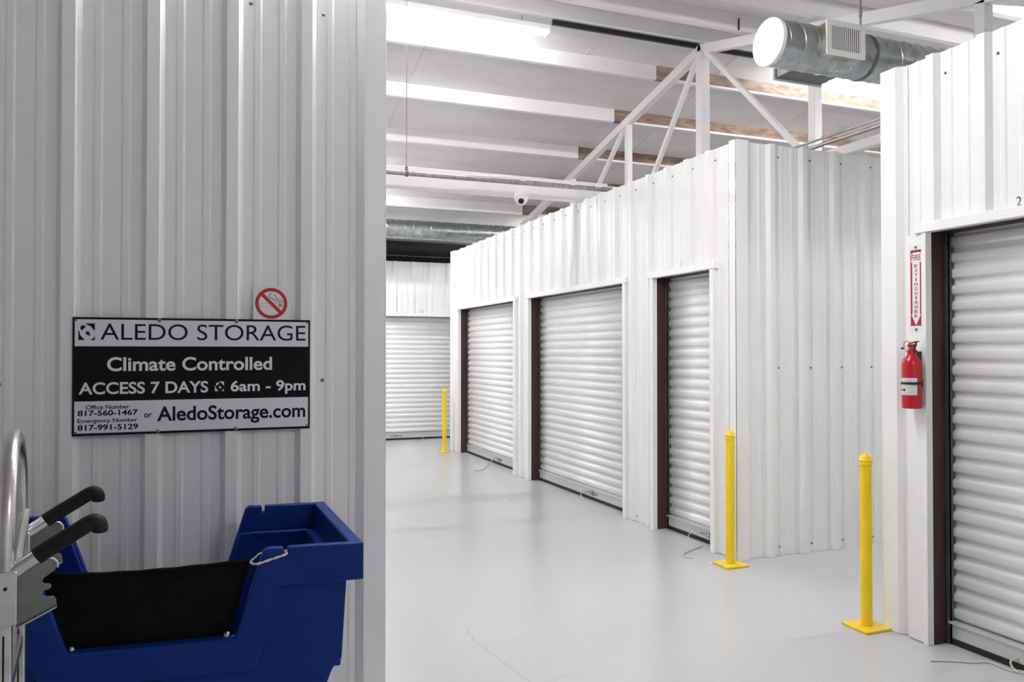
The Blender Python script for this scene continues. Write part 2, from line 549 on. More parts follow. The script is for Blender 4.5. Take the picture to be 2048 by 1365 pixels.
# ceiling: insulation strips on two slopes, purlins under them ------------------
YRG = 7.46
def zb_far(y): return 5.047 - 0.223 * (y - YRG)       # purlin bottoms
def zb_near(y): return 5.060 - 0.236 * (YRG - y)
ceil_root = empty('ceiling', (3, YRG, 5.2), kind='structure')
INS = 0.165
x = -5.0
i = 0
while x < 11:
    x2 = min(x + 1.83, 11)
    dz = 0.0025 * (i % 2)
    mb = MB()
    ny = 24
    for (ya, yb, fz) in ((-2.45, YRG, zb_near), (YRG, 14.55, zb_far)):
        for k in range(ny):
            p, q = ya + (yb - ya) * k / ny, ya + (yb - ya) * (k + 1) / ny
            mb.add([(x, p, fz(p) + INS + dz), (x2, p, fz(p) + INS + dz), (x2, q, fz(q) + INS + dz), (x, q, fz(q) + INS + dz)], [(0, 1, 2, 3)])
    mb.build('insulation_strip', 'ceiling', ceil_root, keep=True)
    # taped seam between two strips
    mb = MB()
    for (ya, yb, fz) in ((-2.45, YRG, zb_near), (YRG, 14.55, zb_far)):
        mb.hexa([(x2 - .012, ya, fz(ya) + INS - .006), (x2 + .012, ya, fz(ya) + INS - .006), (x2 + .012, yb, fz(yb) + INS - .006), (x2 - .012, yb, fz(yb) + INS - .006),
                 (x2 - .012, ya, fz(ya) + INS + .006), (x2 + .012, ya, fz(ya) + INS + .006), (x2 + .012, yb, fz(yb) + INS + .006), (x2 - .012, yb, fz(yb) + INS + .006)])
    if x2 < 10.9: mb.build('seam_tape', 'ceiling', ceil_root)
    x = x2
    i += 1

def purlin_geo(x0, x1, y, z, lip=1):
    """Z-section: web at y, bottom flange towards +Y, small return lip"""
    mb = MB()
    t = 0.004
    mb.box(x0, x1, y, y + t, z, z + 0.20)
    mb.box(x0, x1, y + t, y + 0.062, z, z + t)
    mb.box(x0, x1, y + 0.058, y + 0.062, z + t, z + 0.018)
    return mb
far_y = [8.22, 9.262, 10.339, 11.41, 12.476, 13.53]
near_y = [7.455, 6.64, 5.61, 4.57, 3.53, 2.49, 1.45, 0.41, -0.63, -1.67]
XT = 5.2
for y in near_y:
    purlin_geo(-5, 11, y, zb_near(y)).build('purlin', 'steel', ceil_root)
for y in far_y:
    z = zb_far(y)
    purlin_geo(-5, XT - 0.10, y, z).build('purlin', 'steel', ceil_root)
    p = purlin_geo(XT - 0.10, 11, y + 0.006, z + 0.004).build('purlin', 'rust', ceil_root)
    p['label'] = 'rust brown unpainted purlin'
    MB().box(XT + 0.06, 11, y - 0.006, y + 0.06, z - 0.001, z + 0.026).build('purlin_flange', 'steel', p)
MB().box(3.40, 6.72, 7.478, 7.51, 5.000, 5.052).build('ridge_gap_shade', 'dark_metal', ceil_root)  # no real part: dark strip painted in for the shadowed ridge gap
# bridging clips between the two purlins by the rafter
MB().box(5.08, 5.09, 6.622, 6.634, zb_near(6.64) + 0.0, zb_near(6.64) + 0.12).build('purlin_clip', 'dark_metal', ceil_root)

# doors ---------------------------------------------------------------
roll_door('door_1', Fm, *DOORS_C[0], number='15', num_at=(5.76, 2.325), latch=5.55, rope=[(3.92, 5.768, 0.06), (3.89, 5.775, 0.03), (3.87, 5.74, 0.0), (3.86, 5.64, 0.0), (3.85, 5.54, 0.0), (3.80, 5.486, 0.0), (3.68, 5.43, 0), (3.581, 5.367, 0), (3.528, 5.322, 0), (3.519, 5.26, 0), (3.55, 5.22, 0)], num_size=(0.075, 0.055))
roll_door('door_2', Fm, *DOORS_C[1], number='16', num_at=(7.86, 2.335), latch=7.65, rope=[(3.92, 7.876, 0.06), (3.90, 7.85, 0.03), (3.89, 7.78, 0), (3.86, 7.70, 0), (3.88, 7.66, 0)], num_size=(0.075, 0.055))
roll_door('door_3', Fm, *DOORS_C[2], latch=10.5, rope=[(3.92, 10.731, 0.055), (3.88, 10.68, 0.02), (3.812, 10.579, 0), (3.691, 10.367, 0), (3.6, 10.2, 0), (3.509, 10.092, 0), (3.42, 10.08, 0)])
roll_door('door_4', Fr, *DOOR_R, cw=0.030, number='2', num_at=(2.697, 2.312), num_mat='pen', latch=2.55, rope=[(3.83, 2.80, 0.06), (3.80, 2.815, 0.045), (3.79, 2.80, 0.02), (3.795, 2.76, 0.0), (3.84, 2.73, 0), (3.80, 2.77, 0.012), (3.777, 2.80, 0), (3.777, 2.856, 0), (3.771, 2.921, 0), (3.694, 2.944, 0), (3.604, 3.001, 0), (3.514, 3.043, 0)], num_size=(0.026, 0.046))
roll_door('door_5', Ff, *DOOR_F, number='20', num_at=(3.75, 2.30), latch=3.3, far=1, tdir=1, rope=[(3.79, 14.10, 0.06), (3.78, 14.05, 0.02), (3.77, 14.0, 0), (3.66, 13.85, 0), (3.558, 13.666, 0)], num_size=(0.09, 0.06))

# eave strut and braided cable in the dark gap over the far wall
MB().box(-5, 11, 14.35, 14.42, 3.37, 3.40).box(-5, 11, 14.38, 14.42, 3.40, 3.62).build('eave_strut', 'unlit_end', we)
cab = []
for k in range(500):
    xx = -1 + 8 * k / 499
    cab.append((xx, 14.2 + 0.006 * math.cos(k * 0.9), 3.345 + 0.006 * math.sin(k * 0.9)))
cb = MB().tube(cab, 0.006, 5).build('braided_cable', 'rod', smooth=True)
tag(cb, 'twisted grey cable strung along the dark gap above the far wall', 'cable')

# ================================================================== THINGS OVERHEAD
# roof truss ----------------------------------------------------------
tr = empty('roof_truss', (XT, 7.43, 3.32), label='white steel roof truss with posts and diagonal webs above the storage units', cat='truss')
APEX = 4.985
def rz(y):
    return APEX - (0.229 * (y - 7.43) if y > 7.43 else 0.248 * (7.43 - y))
MB().beam((XT, 7.40, rz(7.40)), (XT, 14.2, rz(14.2)), 0.085, 0.10).build('rafter', 'steel', tr, bevel=0.004)
MB().beam((XT, 7.46, rz(7.46)), (XT, -1.0, rz(-1.0)), 0.085, 0.10).build('rafter', 'steel', tr, bevel=0.004)
MB().box(XT - 0.04, XT + 0.04, -0.5, 12.9, 3.30, 3.38).build('bottom_chord', 'steel', tr, bevel=0.004)
for y, w in ((7.42, 0.11), (9.066, 0.075), (5.69, 0.085), (4.02, 0.085), (10.72, 0.075), (2.37, 0.085), (0.7, 0.085)):
    MB().box(XT - w / 2, XT + w / 2, y - w / 2, y + w / 2, 3.38, rz(y) - 0.04).build('post', 'steel', tr, bevel=0.004)
for a, b in (((7.50, 4.92), (8.78, 3.38)), ((7.35, 4.92), (5.78, 3.38)), ((9.14, 4.57), (10.56, 3.38)), ((5.60, 4.50), (4.12, 3.38)), ((3.95, 4.08), (2.45, 3.38))):
    MB().beam((XT, a[0], a[1]), (XT, b[0], b[1]), 0.05, 0.05, up=(1, 0, 0)).build('web', 'steel', tr, bevel=0.003)

# tie beam resting across the aisle -------------------------------------
bm_ = MB().box(0.35, 4.15, 7.69, 7.81, H + 0.006, H + 0.215).build('tie_beam', 'steel', bevel=0.004)
tag(bm_, 'wide white beam laid across the aisle on top of the unit walls', 'beam')

# security camera under the beam
dc = empty('security_camera', (3.116, 7.66, H + 0.006), label='small white dome security camera under the wide cross beam', cat='camera')
MB().lathe([(0.070, 0), (0.076, -0.012), (0.076, -0.030), (0.070, -0.058), (0.057, -0.088), (0.036, -0.112), (0.012, -0.122), (0.001, -0.123)][::-1], (3.116, 7.66, H + 0.022), (0, 0, 1), 28).build('housing', 'white', dc, smooth=True)
ax = Vector((-0.35, -0.85, -0.45)).normalized()
MB().lathe([(0.030, 0.018), (0.030, 0.062), (0.022, 0.068), (0.001, 0.070)], Vector((3.116, 7.66, H - 0.034)), ax, 20).build('lens', 'lens', dc, smooth=True)

# sprinkler pipe with its hanger -----------------------------------------
pp = empty('sprinkler_pipe', (2, 7.3, 3.29), label='thin grey pipe hung on a rod across the aisle in front of the wide beam', cat='pipe')
YP = 7.34
ZP = 3.285
MB().tube([(-2.5, YP, ZP - 0.004), (4.9, YP, ZP + 0.006)], 0.024, 14).build('pipe', 'pipe', pp, smooth=True)
hx = 1.815
MB().tube([(hx, YP, ZP + 0.02), (hx, YP, zb_near(YP) + 0.1)], 0.0045, 6).build('hanger_rod', 'rod', pp)
MB().lathe([(0.030, -0.014), (0.030, 0.014)], (hx, YP, ZP), (1, 0, 0), 16).box(hx - 0.012, hx + 0.012, YP - 0.01, YP + 0.01, ZP + 0.02, ZP + 0.065).build('clamp', 'galv_dull', pp)
# cable clips and thin conduit lying on the pipe
MB().tube([(2.35, YP, ZP + 0.030), (2.8, YP - 0.01, ZP + 0.042), (3.3, YP, ZP + 0.034), (4.3, YP, ZP + 0.034)], 0.009, 8).build('conduit', 'steel', pp, smooth=True)
for cx in (3.0, 3.55, 3.85):
    MB().box(cx - 0.03, cx + 0.03, YP - 0.02, YP + 0.02, ZP + 0.018, ZP + 0.050).build('clip', 'steel', pp)

# spiral ducts ---------------------------------------------------------
def spiral_duct(root, x0, x1, y, z, r, pitch=0.12, n=40):
    prof = [(r - 0.012, 0), (r, 0.0)]
    L = x1 - x0
    prof += [(r, L), (r - 0.012, L)]
    mb = MB()
    k = 36
    ring = lambda xx, rr: [(xx, y + rr * math.cos(2 * math.pi * j / k), z + rr * math.sin(2 * math.pi * j / k)) for j in range(k)]
    mb.add(ring(x0, r) + ring(x1, r), [(j, (j + 1) % k, k + (j + 1) % k, k + j) for j in range(k)])
    mb.build('duct_pipe', 'galv', root, smooth=True, keep=True)
    # lock seam winding round the pipe
    path = []
    turns = L / pitch
    ns = int(turns * 18)
    for i in range(ns + 1):
        a = 2 * math.pi * i / 18
        path.append((x0 + pitch * i / 18, y + (r + 0.0005) * math.cos(a), z + (r + 0.0005) * math.sin(a)))
    MB().tube(path, 0.0048, 5).build('lock_seam', 'galv', root, smooth=True)

YD, ZD, RD = 4.26, 3.655, 0.152
du = empty('air_duct', (3.5, YD, ZD), label='galvanised spiral air duct with capped end and white grille above the cross aisle', cat='duct')
spiral_duct(du, 3.505, 9.5, YD, ZD, RD)
MB().lathe([(RD - 0.002, 0.0), (RD + 0.004, 0.0), (RD + 0.004, 0.028), (RD - 0.002, 0.028)], (3.50, YD, ZD), (1, 0, 0), 36).build('end_cap', 'white', du, smooth=True)  # white colour paints in the glare on a galvanised cap
# near grille box
bx0, bx1, bz0, bz1 = 3.80, 4.125, 3.545, 3.775
yb_ = YD - 0.215
MB().box(bx0 + 0.012, bx1 - 0.012, yb_ + 0.012, YD - 0.05, bz0 + 0.012, bz1 - 0.012).build('grille_box', 'stain', du, bevel=0.002)
gr = MB()
gr.box(bx0, bx1, yb_, yb_ + 0.012, bz0, bz0 + 0.036).box(bx0, bx1, yb_, yb_ + 0.012, bz1 - 0.036, bz1).box(bx0, bx0 + 0.036, yb_, yb_ + 0.012, bz0 + 0.036, bz1 - 0.036).box(bx1 - 0.036, bx1, yb_, yb_ + 0.012, bz0 + 0.036, bz1 - 0.036)
gro = gr.build('grille_frame', 'trim', du, bevel=0.002)
MB().box(bx0 + 0.03, bx1 - 0.03, yb_ + 0.0105, yb_ + 0.0118, bz0 + 0.03, bz1 - 0.03).build('grille_back', 'rubber', gro)
for k in range(15):
    xx = bx0 + 0.046 + k * (bx1 - bx0 - 0.092) / 14
    MB().add([(xx - 0.0065, yb_ + 0.002, bz0 + 0.034), (xx + 0.0055, yb_ + 0.006, bz0 + 0.034), (xx + 0.0055, yb_ + 0.006, bz1 - 0.034), (xx - 0.0065, yb_ + 0.002, bz1 - 0.034)], [(0, 1, 2, 3)]).build('louver', 'trim', gro, solid=0.002)
# far-side grille box
MB().box(3.86, 4.27, YD + 0.05, YD + 0.36, 3.575, 3.76).build('grille_box', 'galv_dull', du, bevel=0.002)
MB().box(3.845, 4.285, YD + 0.36, YD + 0.372, 3.56, 3.775).build('grille_frame', 'white', du, bevel=0.002)
# hanger rod
MB().tube([(4.30, YD, ZD + RD), (4.30, YD, zb_near(YD) + 0.16)], 0.0075, 8).build('hanger_rod', 'rod', du)
MB().lathe([(0.012, -0.03), (0.012, 0.03)], (4.30, YD, ZD + RD + 0.17), (0, 0, 1), 8).build('rod_coupling', 'rod', du)
MB().lathe([(RD + 0.006, -0.012), (RD + 0.006, 0.012)], (4.30, YD, ZD), (1, 0, 0), 36).build('strap', 'galv_dull', du, smooth=True)

d2 = empty('air_duct', (3, 12.9, 3.62), label='long galvanised spiral duct running under the roof before the far wall', cat='duct')
spiral_duct(d2, -4.9, 7.5, 12.88, 3.625, 0.157, 0.15)
for xx in (0.5, 2.2, 5.6):
    MB().lathe([(0.163, -0.012), (0.163, 0.012)], (xx, 12.88, 3.625), (1, 0, 0), 36).build('strap', 'galv_dull', d2, smooth=True)
    MB().tube([(xx, 12.88, 3.78), (xx, 12.88, zb_far(12.88) + 0.16)], 0.006, 6).build('hanger_rod', 'rod', d2)

# conduits crossing the side aisle ---------------------------------------
for xx, zz, r, lab in ((4.624, 3.305, 0.010, 'thinner of two grey conduits bridging the side aisle above the wall tops'),
                       (4.755, 3.300, 0.016, 'thicker of two grey conduits bridging the side aisle above the wall tops'),
                       (5.55, 3.285, 0.010, 'short white conduit end above the side aisle beside the right unit')):
    y0, y1 = 2.8, 6.6
    c = MB().tube([(xx, y0, zz), (xx, y1, zz)], r, 10).build('conduit', 'pipe' if xx < 5 else 'steel', smooth=True)
    tag(c, lab, 'conduit')

# fluorescent strip lights -----------------------------------------------
def strip_light(x0, y, ztop, L, label, tubes=(-0.034, 0.034)):
    x1 = x0 + L
    root = empty('strip_light', ((x0 + x1) / 2, y, ztop), label=label, cat='light')
    MB().box(x0, x1, y - 0.055, y + 0.055, ztop - 0.05, ztop).build('housing', 'white', root, bevel=0.004)
    for e in (x0, x1 - 0.022):
        MB().box(e, e + 0.022, y - 0.06, y + 0.06, ztop - 0.095, ztop - 0.05).build('end_cap', 'white', root, bevel=0.003)
    for dy in tubes:
        MB().tube([(x0 + 0.022, y + dy, ztop - 0.074), (x1 - 0.022, y + dy, ztop - 0.074)], 0.0185, 10, caps=False).build('tube', 'tube', root, smooth=True)
    for dx in (0.3, L - 0.3):
        for s in (-1,):
            MB().tube([(x0 + dx, y, ztop), (x0 + dx, y, ztop + 0.10)], 0.006, 6).build('hanger', 'rod', root)
    return root
strip_light(0.93, 7.53, zb_far(7.53) - 0.045, 2.44, 'glowing fluorescent strip light at the roof ridge over the aisle', tubes=(0.0,))
strip_light(6.75, 7.53, zb_far(7.53) - 0.045, 2.44, 'glowing fluorescent strip light behind the capped duct')
strip_light(-0.25, 10.85, zb_far(10.85) - 0.02, 2.44, 'fluorescent strip light under the far roof slope behind the left unit', tubes=(0.0,))
strip_light(0.2, 3.625, zb_near(3.625) - 0.06, 2.44, 'fluorescent strip light over the aisle crossing beside the left unit')
strip_light(1.4, -0.5, zb_near(-0.5) - 0.02, 1.22, 'added short fill strip light, out of view over the near end of the aisle', tubes=(0.0,))  # fill lamp added behind the camera to lift the near walls
strip_light(-0.05, 11.95, zb_far(11.95) - 0.03, 2.44, 'fluorescent strip light nearest the far wall behind the left unit')
strip_light(5.2, 13.26, zb_far(13.26) - 0.03, 2.44, 'added fill strip light hidden in the far aisle behind the middle block', tubes=(0.0,))  # unseen lamp added to brighten the far door and far wall
strip_light(6.2, 3.75, zb_near(3.75) - 0.05, 2.44, 'fluorescent strip light above the right unit')

# ================================================================== THINGS ON THE FLOOR AND WALLS
# bollards ----------------------------------------------------------------
def bollard(x, y, label, round_base=False):
    root = empty('bollard', (x, y, 0), label=label, cat='bollard', group='yellow steel bollards')
    h = 0.097
    if round_base:
        MB().lathe([(0.098, 0.001), (0.098, 0.010), (0.094, 0.012)], (x, y, 0), (0, 0, 1), 28).build('base_plate', 'yellow', root, smooth=True)
    else:
        MB().box(x - h, x + h, y - h, y + h, 0.001, 0.014).build('base_plate', 'yellow', root, bevel=0.003)
    MB().lathe([(0.0335, 0.012), (0.0335, 0.965)], (x, y, 0), (0, 0, 1), 28).build('post', 'yellow', root, smooth=True)
    MB().lathe([(0.0345, 0.940), (0.0385, 0.942), (0.0385, 0.958), (0.0360, 0.960), (0.0360, 0.964), (0.0392, 0.966), (0.0392, 0.970), (0.0365, 0.973), (0.0335, 0.985), (0.027, 0.999), (0.016, 1.008), (0.002, 1.011)], (x, y, 0), (0, 0, 1), 28).build('cap', 'yellow', root, smooth=True)
    return root
bollard(3.606, 3.552, 'nearest yellow bollard beside the fire extinguisher wall')
bollard(3.706, 4.956, 'middle yellow bollard at the corner of the white block by unit 15')
bollard(3.640, 12.20, 'farthest and smallest yellow bollard at the end of the aisle', round_base=True)

# fire extinguisher sign -----------------------------------------------------
SX = XR - 0.002
fs = empty('fire_extinguisher_sign', (SX, 3.285, 1.71), label='tall narrow red and white fire extinguisher arrow sign on the right wall', cat='sign')
SY0, SY1, SZ0, SZ1 = 3.318, 3.238, 1.708, 2.190      # reading left to right runs towards -Y
def G(u, w, lift=0.0):          # u 0..1 left to right, w 0..1 bottom to top
    return (SX - 0.0025 - lift, SY0 + (SY1 - SY0) * u, SZ0 + (SZ1 - SZ0) * w)
MB().prism([G(0, 0), G(1, 0), G(1, 1), G(0, 1)], (0.0025, 0, 0)).build('plate', 'white', fs)
def flat(name, mat, parent, pts, lift=0.0004, S=G):
    return MB().sheet([S(u, w, lift) for u, w in pts]).build(name, mat, parent, keep=True)
flat('border', 'rust_red', fs, [(0.10, 0.07), (0.98, 0.07), (0.98, 0.945), (0.10, 0.945)])
flat('arrow', 'white', fs, [(0.54, 0.075), (0.94, 0.20), (0.87, 0.205), (0.87, 0.80), (0.98, 0.80), (0.98, 0.905), (0.86, 0.915), (0.54, 0.918), (0.34, 0.915), (0.16, 0.905), (0.16, 0.80), (0.25, 0.80), (0.25, 0.205), (0.15, 0.20)], 0.0006)
flat('top_mark', 'rust_red', fs, [(0.28, 0.940), (0.88, 0.940), (0.56, 0.912)], 0.0008)
S1 = lambda a, z: G(a, z, 0.001)
lettering('FIRE', 'rust_red', fs, S1, 0.20, 0.96, 0.822, 0.892, 0.012)
for k, ch in enumerate('EXTINGUISHER'):
    w = 0.10 if ch == 'I' else 0.26
    zc = 0.760 - k * 0.0525
    lettering(ch, 'rust_red', fs, S1, 0.56 - w / 2, 0.56 + w / 2, zc - 0.019, zc + 0.019, 0.02)
for w in (0.975, 0.028):
    P = Vector(G(0.55, w, 0))
    screw(P, fs, (-1, 0, 0))

# fire extinguisher -----------------------------------------------------------
EX, EY = XR - 0.062, 3.256
fe = empty('fire_extinguisher', (EX, EY, 1.29), label='red fire extinguisher with a paper label strapped to the right wall', cat='extinguisher')
R = 0.050
MB().lathe([(0.044, 1.288), (0.049, 1.292), (R, 1.300), (R, 1.530), (0.047, 1.548), (0.038, 1.565), (0.026, 1.577), (0.021, 1.583), (0.021, 1.598)], (EX, EY, 0), (0, 0, 1), 32).build('cylinder', 'red', fe, smooth=True)
def arc_sheet(r, z0, z1, a0, a1, n=14):
    mb = MB()
    pts = []
    for zz in (z0, z1):
        for k in range(n + 1):
            a = a0 + (a1 - a0) * k / n
            pts.append((EX + r * math.cos(a), EY + r * math.sin(a), zz))
    mb.add(pts, [(k, k + 1, n + 2 + k, n + 1 + k) for k in range(n)])
    return mb
la, lb = math.radians(115), math.radians(255)
lab = arc_sheet(R + 0.0006, 1.362, 1.455, la, lb).build('paper_label', 'paper', fe, smooth=True, keep=True)
for z0, z1, a, b, mt in ((1.386, 1.394, 122, 160, 'black'), (1.384, 1.396, 166, 184, 'navy'), (1.374, 1.377, 130, 225, 'pencil'), (1.402, 1.405, 130, 225, 'pencil'), (1.439, 1.442, 130, 225, 'pencil'), (1.446, 1.449, 130, 225, 'pencil')):
    arc_sheet(R + 0.0010, z0, z1, math.radians(a), math.radians(b), 8).build('print', mt, lab, keep=True)
MB().lathe([(R + 0.0008, 1.4195), (R + 0.003, 1.4195), (R + 0.003, 1.4325), (R + 0.0008, 1.4325)], (EX, EY, 0), (0, 0, 1), 32).build('strap', 'rubber', fe)
MB().box(EX + 0.02, XR - 0.002, EY - 0.03, EY + 0.03, 1.405, 1.445).box(XR - 0.009, XR - 0.002, EY - 0.018, EY + 0.018, 1.30, 1.60).build('bracket', 'dark_metal', fe)
MB().lathe([(0.018, 1.594), (0.018, 1.606), (0.014, 1.610), (0.014, 1.628)], (EX, EY, 0), (0, 0, 1), 16).box(EX - 0.012, EX + 0.012, EY - 0.020, EY + 0.016, 1.604, 1.640).build('valve', 'red', fe, smooth=True)
MB().beam((EX, EY + 0.012, 1.644), (EX, EY - 0.045, 1.655), 0.018, 0.005).beam((EX, EY - 0.030, 1.652), (EX, EY - 0.030, 1.628), 0.010, 0.004, up=(1, 0, 0)).build('top_lever', 'dark_metal', fe, bevel=0.001)
MB().beam((EX, EY - 0.005, 1.622), (EX, EY - 0.038, 1.596), 0.016, 0.006).build('carry_handle', 'dark_metal', fe, bevel=0.001)
MB().lathe([(0.015, 0), (0.015, 0.012), (0.012, 0.014)], (EX - 0.012, EY + 0.012, 1.612), (-1, 0.15, 0), 18).build('gauge', 'gauge', fe, smooth=True)
MB().tube([(EX - 0.014 + 0.0 * k, EY + 0.018 + 0.020 * math.cos(2 * math.pi * k / 18), 1.636 + 0.020 * math.sin(2 * math.pi * k / 18)) for k in range(18)], 0.002, 5, closed=True).build('pin_ring', 'red', fe)
MB().tube([(EX - 0.01, EY + 0.02, 1.618), (EX - 0.02, EY + 0.050, 1.617)], 0.006, 8).build('nozzle', 'dark_metal', fe)

# storage sign on the left wall --------------------------------------------------
SYP = YL - 0.006
sg = empty('storage_sign', (-0.01, YL - 0.003, 1.258), label='large black and white storage company sign screwed to the left wall', cat='sign')
# the sheet hangs a touch askew: its bottom edge climbs slightly to the right
def Sg(x, z, lift=0.0):
    return (x, SYP - lift, z)
MB().prism([Sg(-0.475, 1.259), (0.457, SYP, 1.259), (0.457, SYP, 1.739), (-0.475, SYP, 1.739)], (0, 0.005, 0)).build('plate', 'navy', sg)
def quad(name, mat, x0, x1, z0, z1, lift):
    return MB().sheet([Sg(x0, z0, lift), Sg(x1, z0, lift), Sg(x1, z1, lift), Sg(x0, z1, lift)]).build(name, mat, sg, keep=True)
quad('white_band', 'sign_white', -0.467, 0.449, 1.621, 1.730, 0.0004)
quad('black_band', 'black', -0.467, 0.449, 1.402, 1.621, 0.0003)
quad('white_band', 'sign_white', -0.467, 0.449, 1.269, 1.398, 0.0004)
L1 = lambda x, z: Sg(x, z, 0.0009)
lettering('ALEDO STORAGE', 'navy', sg, L1, -0.375, 0.437, 1.647, 1.714, 0.0)
lettering('Climate Controlled', 'sign_white', sg, L1, -0.350, 0.295, 1.519, 1.577, 0.022)
lettering('ACCESS 7 DAYS', 'sign_white', sg, L1, -0.452, 0.035, 1.425, 1.475, 0.022)
lettering('6am - 9pm', 'sign_white', sg, L1, 0.125, 0.438, 1.414, 1.475, 0.022)
lettering('Office Number', 'navy', sg, L1, -0.426, -0.266, 1.3655, 1.3825, 0.018)
lettering('817-560-1467', 'navy', sg, L1, -0.455, -0.235, 1.3385, 1.362, 0.026)
lettering('Emergency Number', 'navy', sg, L1, -0.455, -0.236, 1.3065, 1.3275, 0.018)
lettering('817-991-5129', 'navy', sg, L1, -0.455, -0.234, 1.280, 1.3035, 0.026)
lettering('or', 'navy', sg, L1, -0.212, -0.183, 1.3255, 1.3435, 0.018)
lettering('AledoStorage.com', 'navy', sg, L1, -0.163, 0.437, 1.291, 1.371, 0.021)
LOGO = [
    [(540, 190), (1080, 190), (1080, 610), (1030, 570), (860, 350), (780, 305), (690, 290), (620, 230)],
    [(300, 430), (340, 330), (430, 290), (520, 310), (600, 370), (370, 600), (320, 520)],
    [(200, 560), (270, 680), (275, 810), (330, 890), (550, 1130), (200, 1130)],
    [(1080, 890), (1080, 1130), (820, 1130), (960, 1050), (1040, 960)],
    [(690 + 100 * math.cos(2 * math.pi * k / 16), 735 + 100 * math.sin(2 * math.pi * k / 16)) for k in range(16)],
    [(790, 760), (850, 820), (770, 900), (710, 830)],
]
def logo(x0, x1, z0, z1, mat):
    mb = MB()
    for poly in LOGO:
        mb.sheet([L1(x0 + (x1 - x0) * (px - 200) / 880, z1 - (z1 - z0) * (py - 195) / 935) for px, py in poly])
    mb.build('padlock_logo', mat, sg, keep=True)
logo(-0.454, -0.395, 1.646, 1.713, 'navy')
logo(0.062, 0.098, 1.431, 1.471, 'sign_white')
for x, z in ((-0.156, 1.730), (0.148, 1.730), (-0.160, 1.268), (0.146, 1.268)):
    screw(Sg(x, z, 0.0), sg, (0, -1, 0))
for x, z in ((-0.462, 1.726), (0.443, 1.726), (-0.462, 1.273), (0.443, 1.273)):
    MB().lathe([(0.0035, 0), (0.0035, 0.001)], Sg(x, z, 0.0005), (0, -1, 0), 10).build('corner_hole', 'black', sg)

# no smoking sticker ----------------------------------------------------------
ns = empty('no_smoking_sign', (0.292, YL - 0.0005, 1.735), label='square white no smoking sticker with red ring above the storage sign', cat='sign')
NY = YL - 0.0012
def N(x, z, lift=0.0): return (x, NY - lift, z)
MB().prism([N(0.217, 1.735), N(0.371, 1.735), N(0.371, 1.886), N(0.217, 1.886)], (0, 0.001, 0)).build('sticker', 'white', ns)
cx, cz, ro, ri = 0.2915, 1.8105, 0.0675, 0.053
mb = MB()
k = 48
mb.add([N(cx + r_ * math.cos(2 * math.pi * j / k), cz + r_ * math.sin(2 * math.pi * j / k), 0.0008) for r_ in (ri, ro) for j in range(k)], [(j, (j + 1) % k, k + (j + 1) % k, k + j) for j in range(k)])
mb.build('red_ring', 'stop_red', ns, keep=True)
d = 0.0072 * 0.7071
e = ri * 0.7071 + 0.001
flatN = lambda name, mat, pts, lift: MB().sheet([N(*p, lift) for p in pts]).build(name, mat, ns, keep=True)
flatN('slash', 'stop_red', [(cx - e - d, cz + e - d), (cx + e - d, cz - e - d), (cx + e + d, cz - e + d), (cx - e + d, cz + e + d)], 0.0012)
mb = MB()
for (x0, x1, z0, z1) in ((-0.046, 0.030, 0.0005, 0.0015), (-0.046, 0.030, -0.0145, -0.0135), (-0.046, -0.045, -0.0145, 0.0015), (0.029, 0.030, -0.0145, 0.0015)):
    mb.sheet([N(cx + x0, cz + z0 + 0, 0.0004), N(cx + x1, cz + z0, 0.0004), N(cx + x1, cz + z1, 0.0004), N(cx + x0, cz + z1, 0.0004)])
mb.build('cigarette', 'black', ns, keep=True)
for x0 in (0.033, 0.0395):
    flatN('ember', 'stop_red', [(cx + x0, cz - 0.0145), (cx + x0 + 0.0045, cz - 0.0145), (cx + x0 + 0.0045, cz - 0.002), (cx + x0, cz - 0.002)], 0.0004)
def ribbon(pts, w, name):
    P = []
    for i in range(len(pts) - 1):
        p0, p1, p2, p3 = [Vector((*pts[max(0, min(len(pts) - 1, j))], 0)) for j in (i - 1, i, i + 1, i + 2)]
        for kk in range(6):
            t = kk / 6
            P.append(0.5 * ((2 * p1) + (p2 - p0) * t + (2 * p0 - 5 * p1 + 4 * p2 - p3) * t * t + (3 * p1 - p0 - 3 * p2 + p3) * t ** 3))
    P.append(Vector((*pts[-1], 0)))
    A, B = [], []
    for i, p in enumerate(P):
        t = (P[min(i + 1, len(P) - 1)] - P[max(i - 1, 0)]).normalized()
        q = Vector((-t.y, t.x, 0)) * w / 2
        A.append(N(cx + p.x + q.x, cz + p.y + q.y, 0.0005))
        B.append(N(cx + p.x - q.x, cz + p.y - q.y, 0.0005))
    n = len(A)
    MB().add(A + B, [(i, i + 1, n + i + 1, n + i) for i in range(n - 1)]).build(name, 'navy', ns, keep=True)
ribbon([(0.002, 0.0435), (-0.007, 0.038), (-0.008, 0.029), (-0.001, 0.023), (0.0075, 0.021), (0.009, 0.0145), (0.016, 0.0115), (0.028, 0.011), (0.035, 0.006), (0.036, 0.001)], 0.0024, 'smoke_curl')
ribbon([(0.009, 0.0395), (0.017, 0.035), (0.020, 0.027), (0.019, 0.021), (0.029, 0.020), (0.039, 0.016), (0.044, 0.008), (0.044, 0.001)], 0.0024, 'smoke_curl')

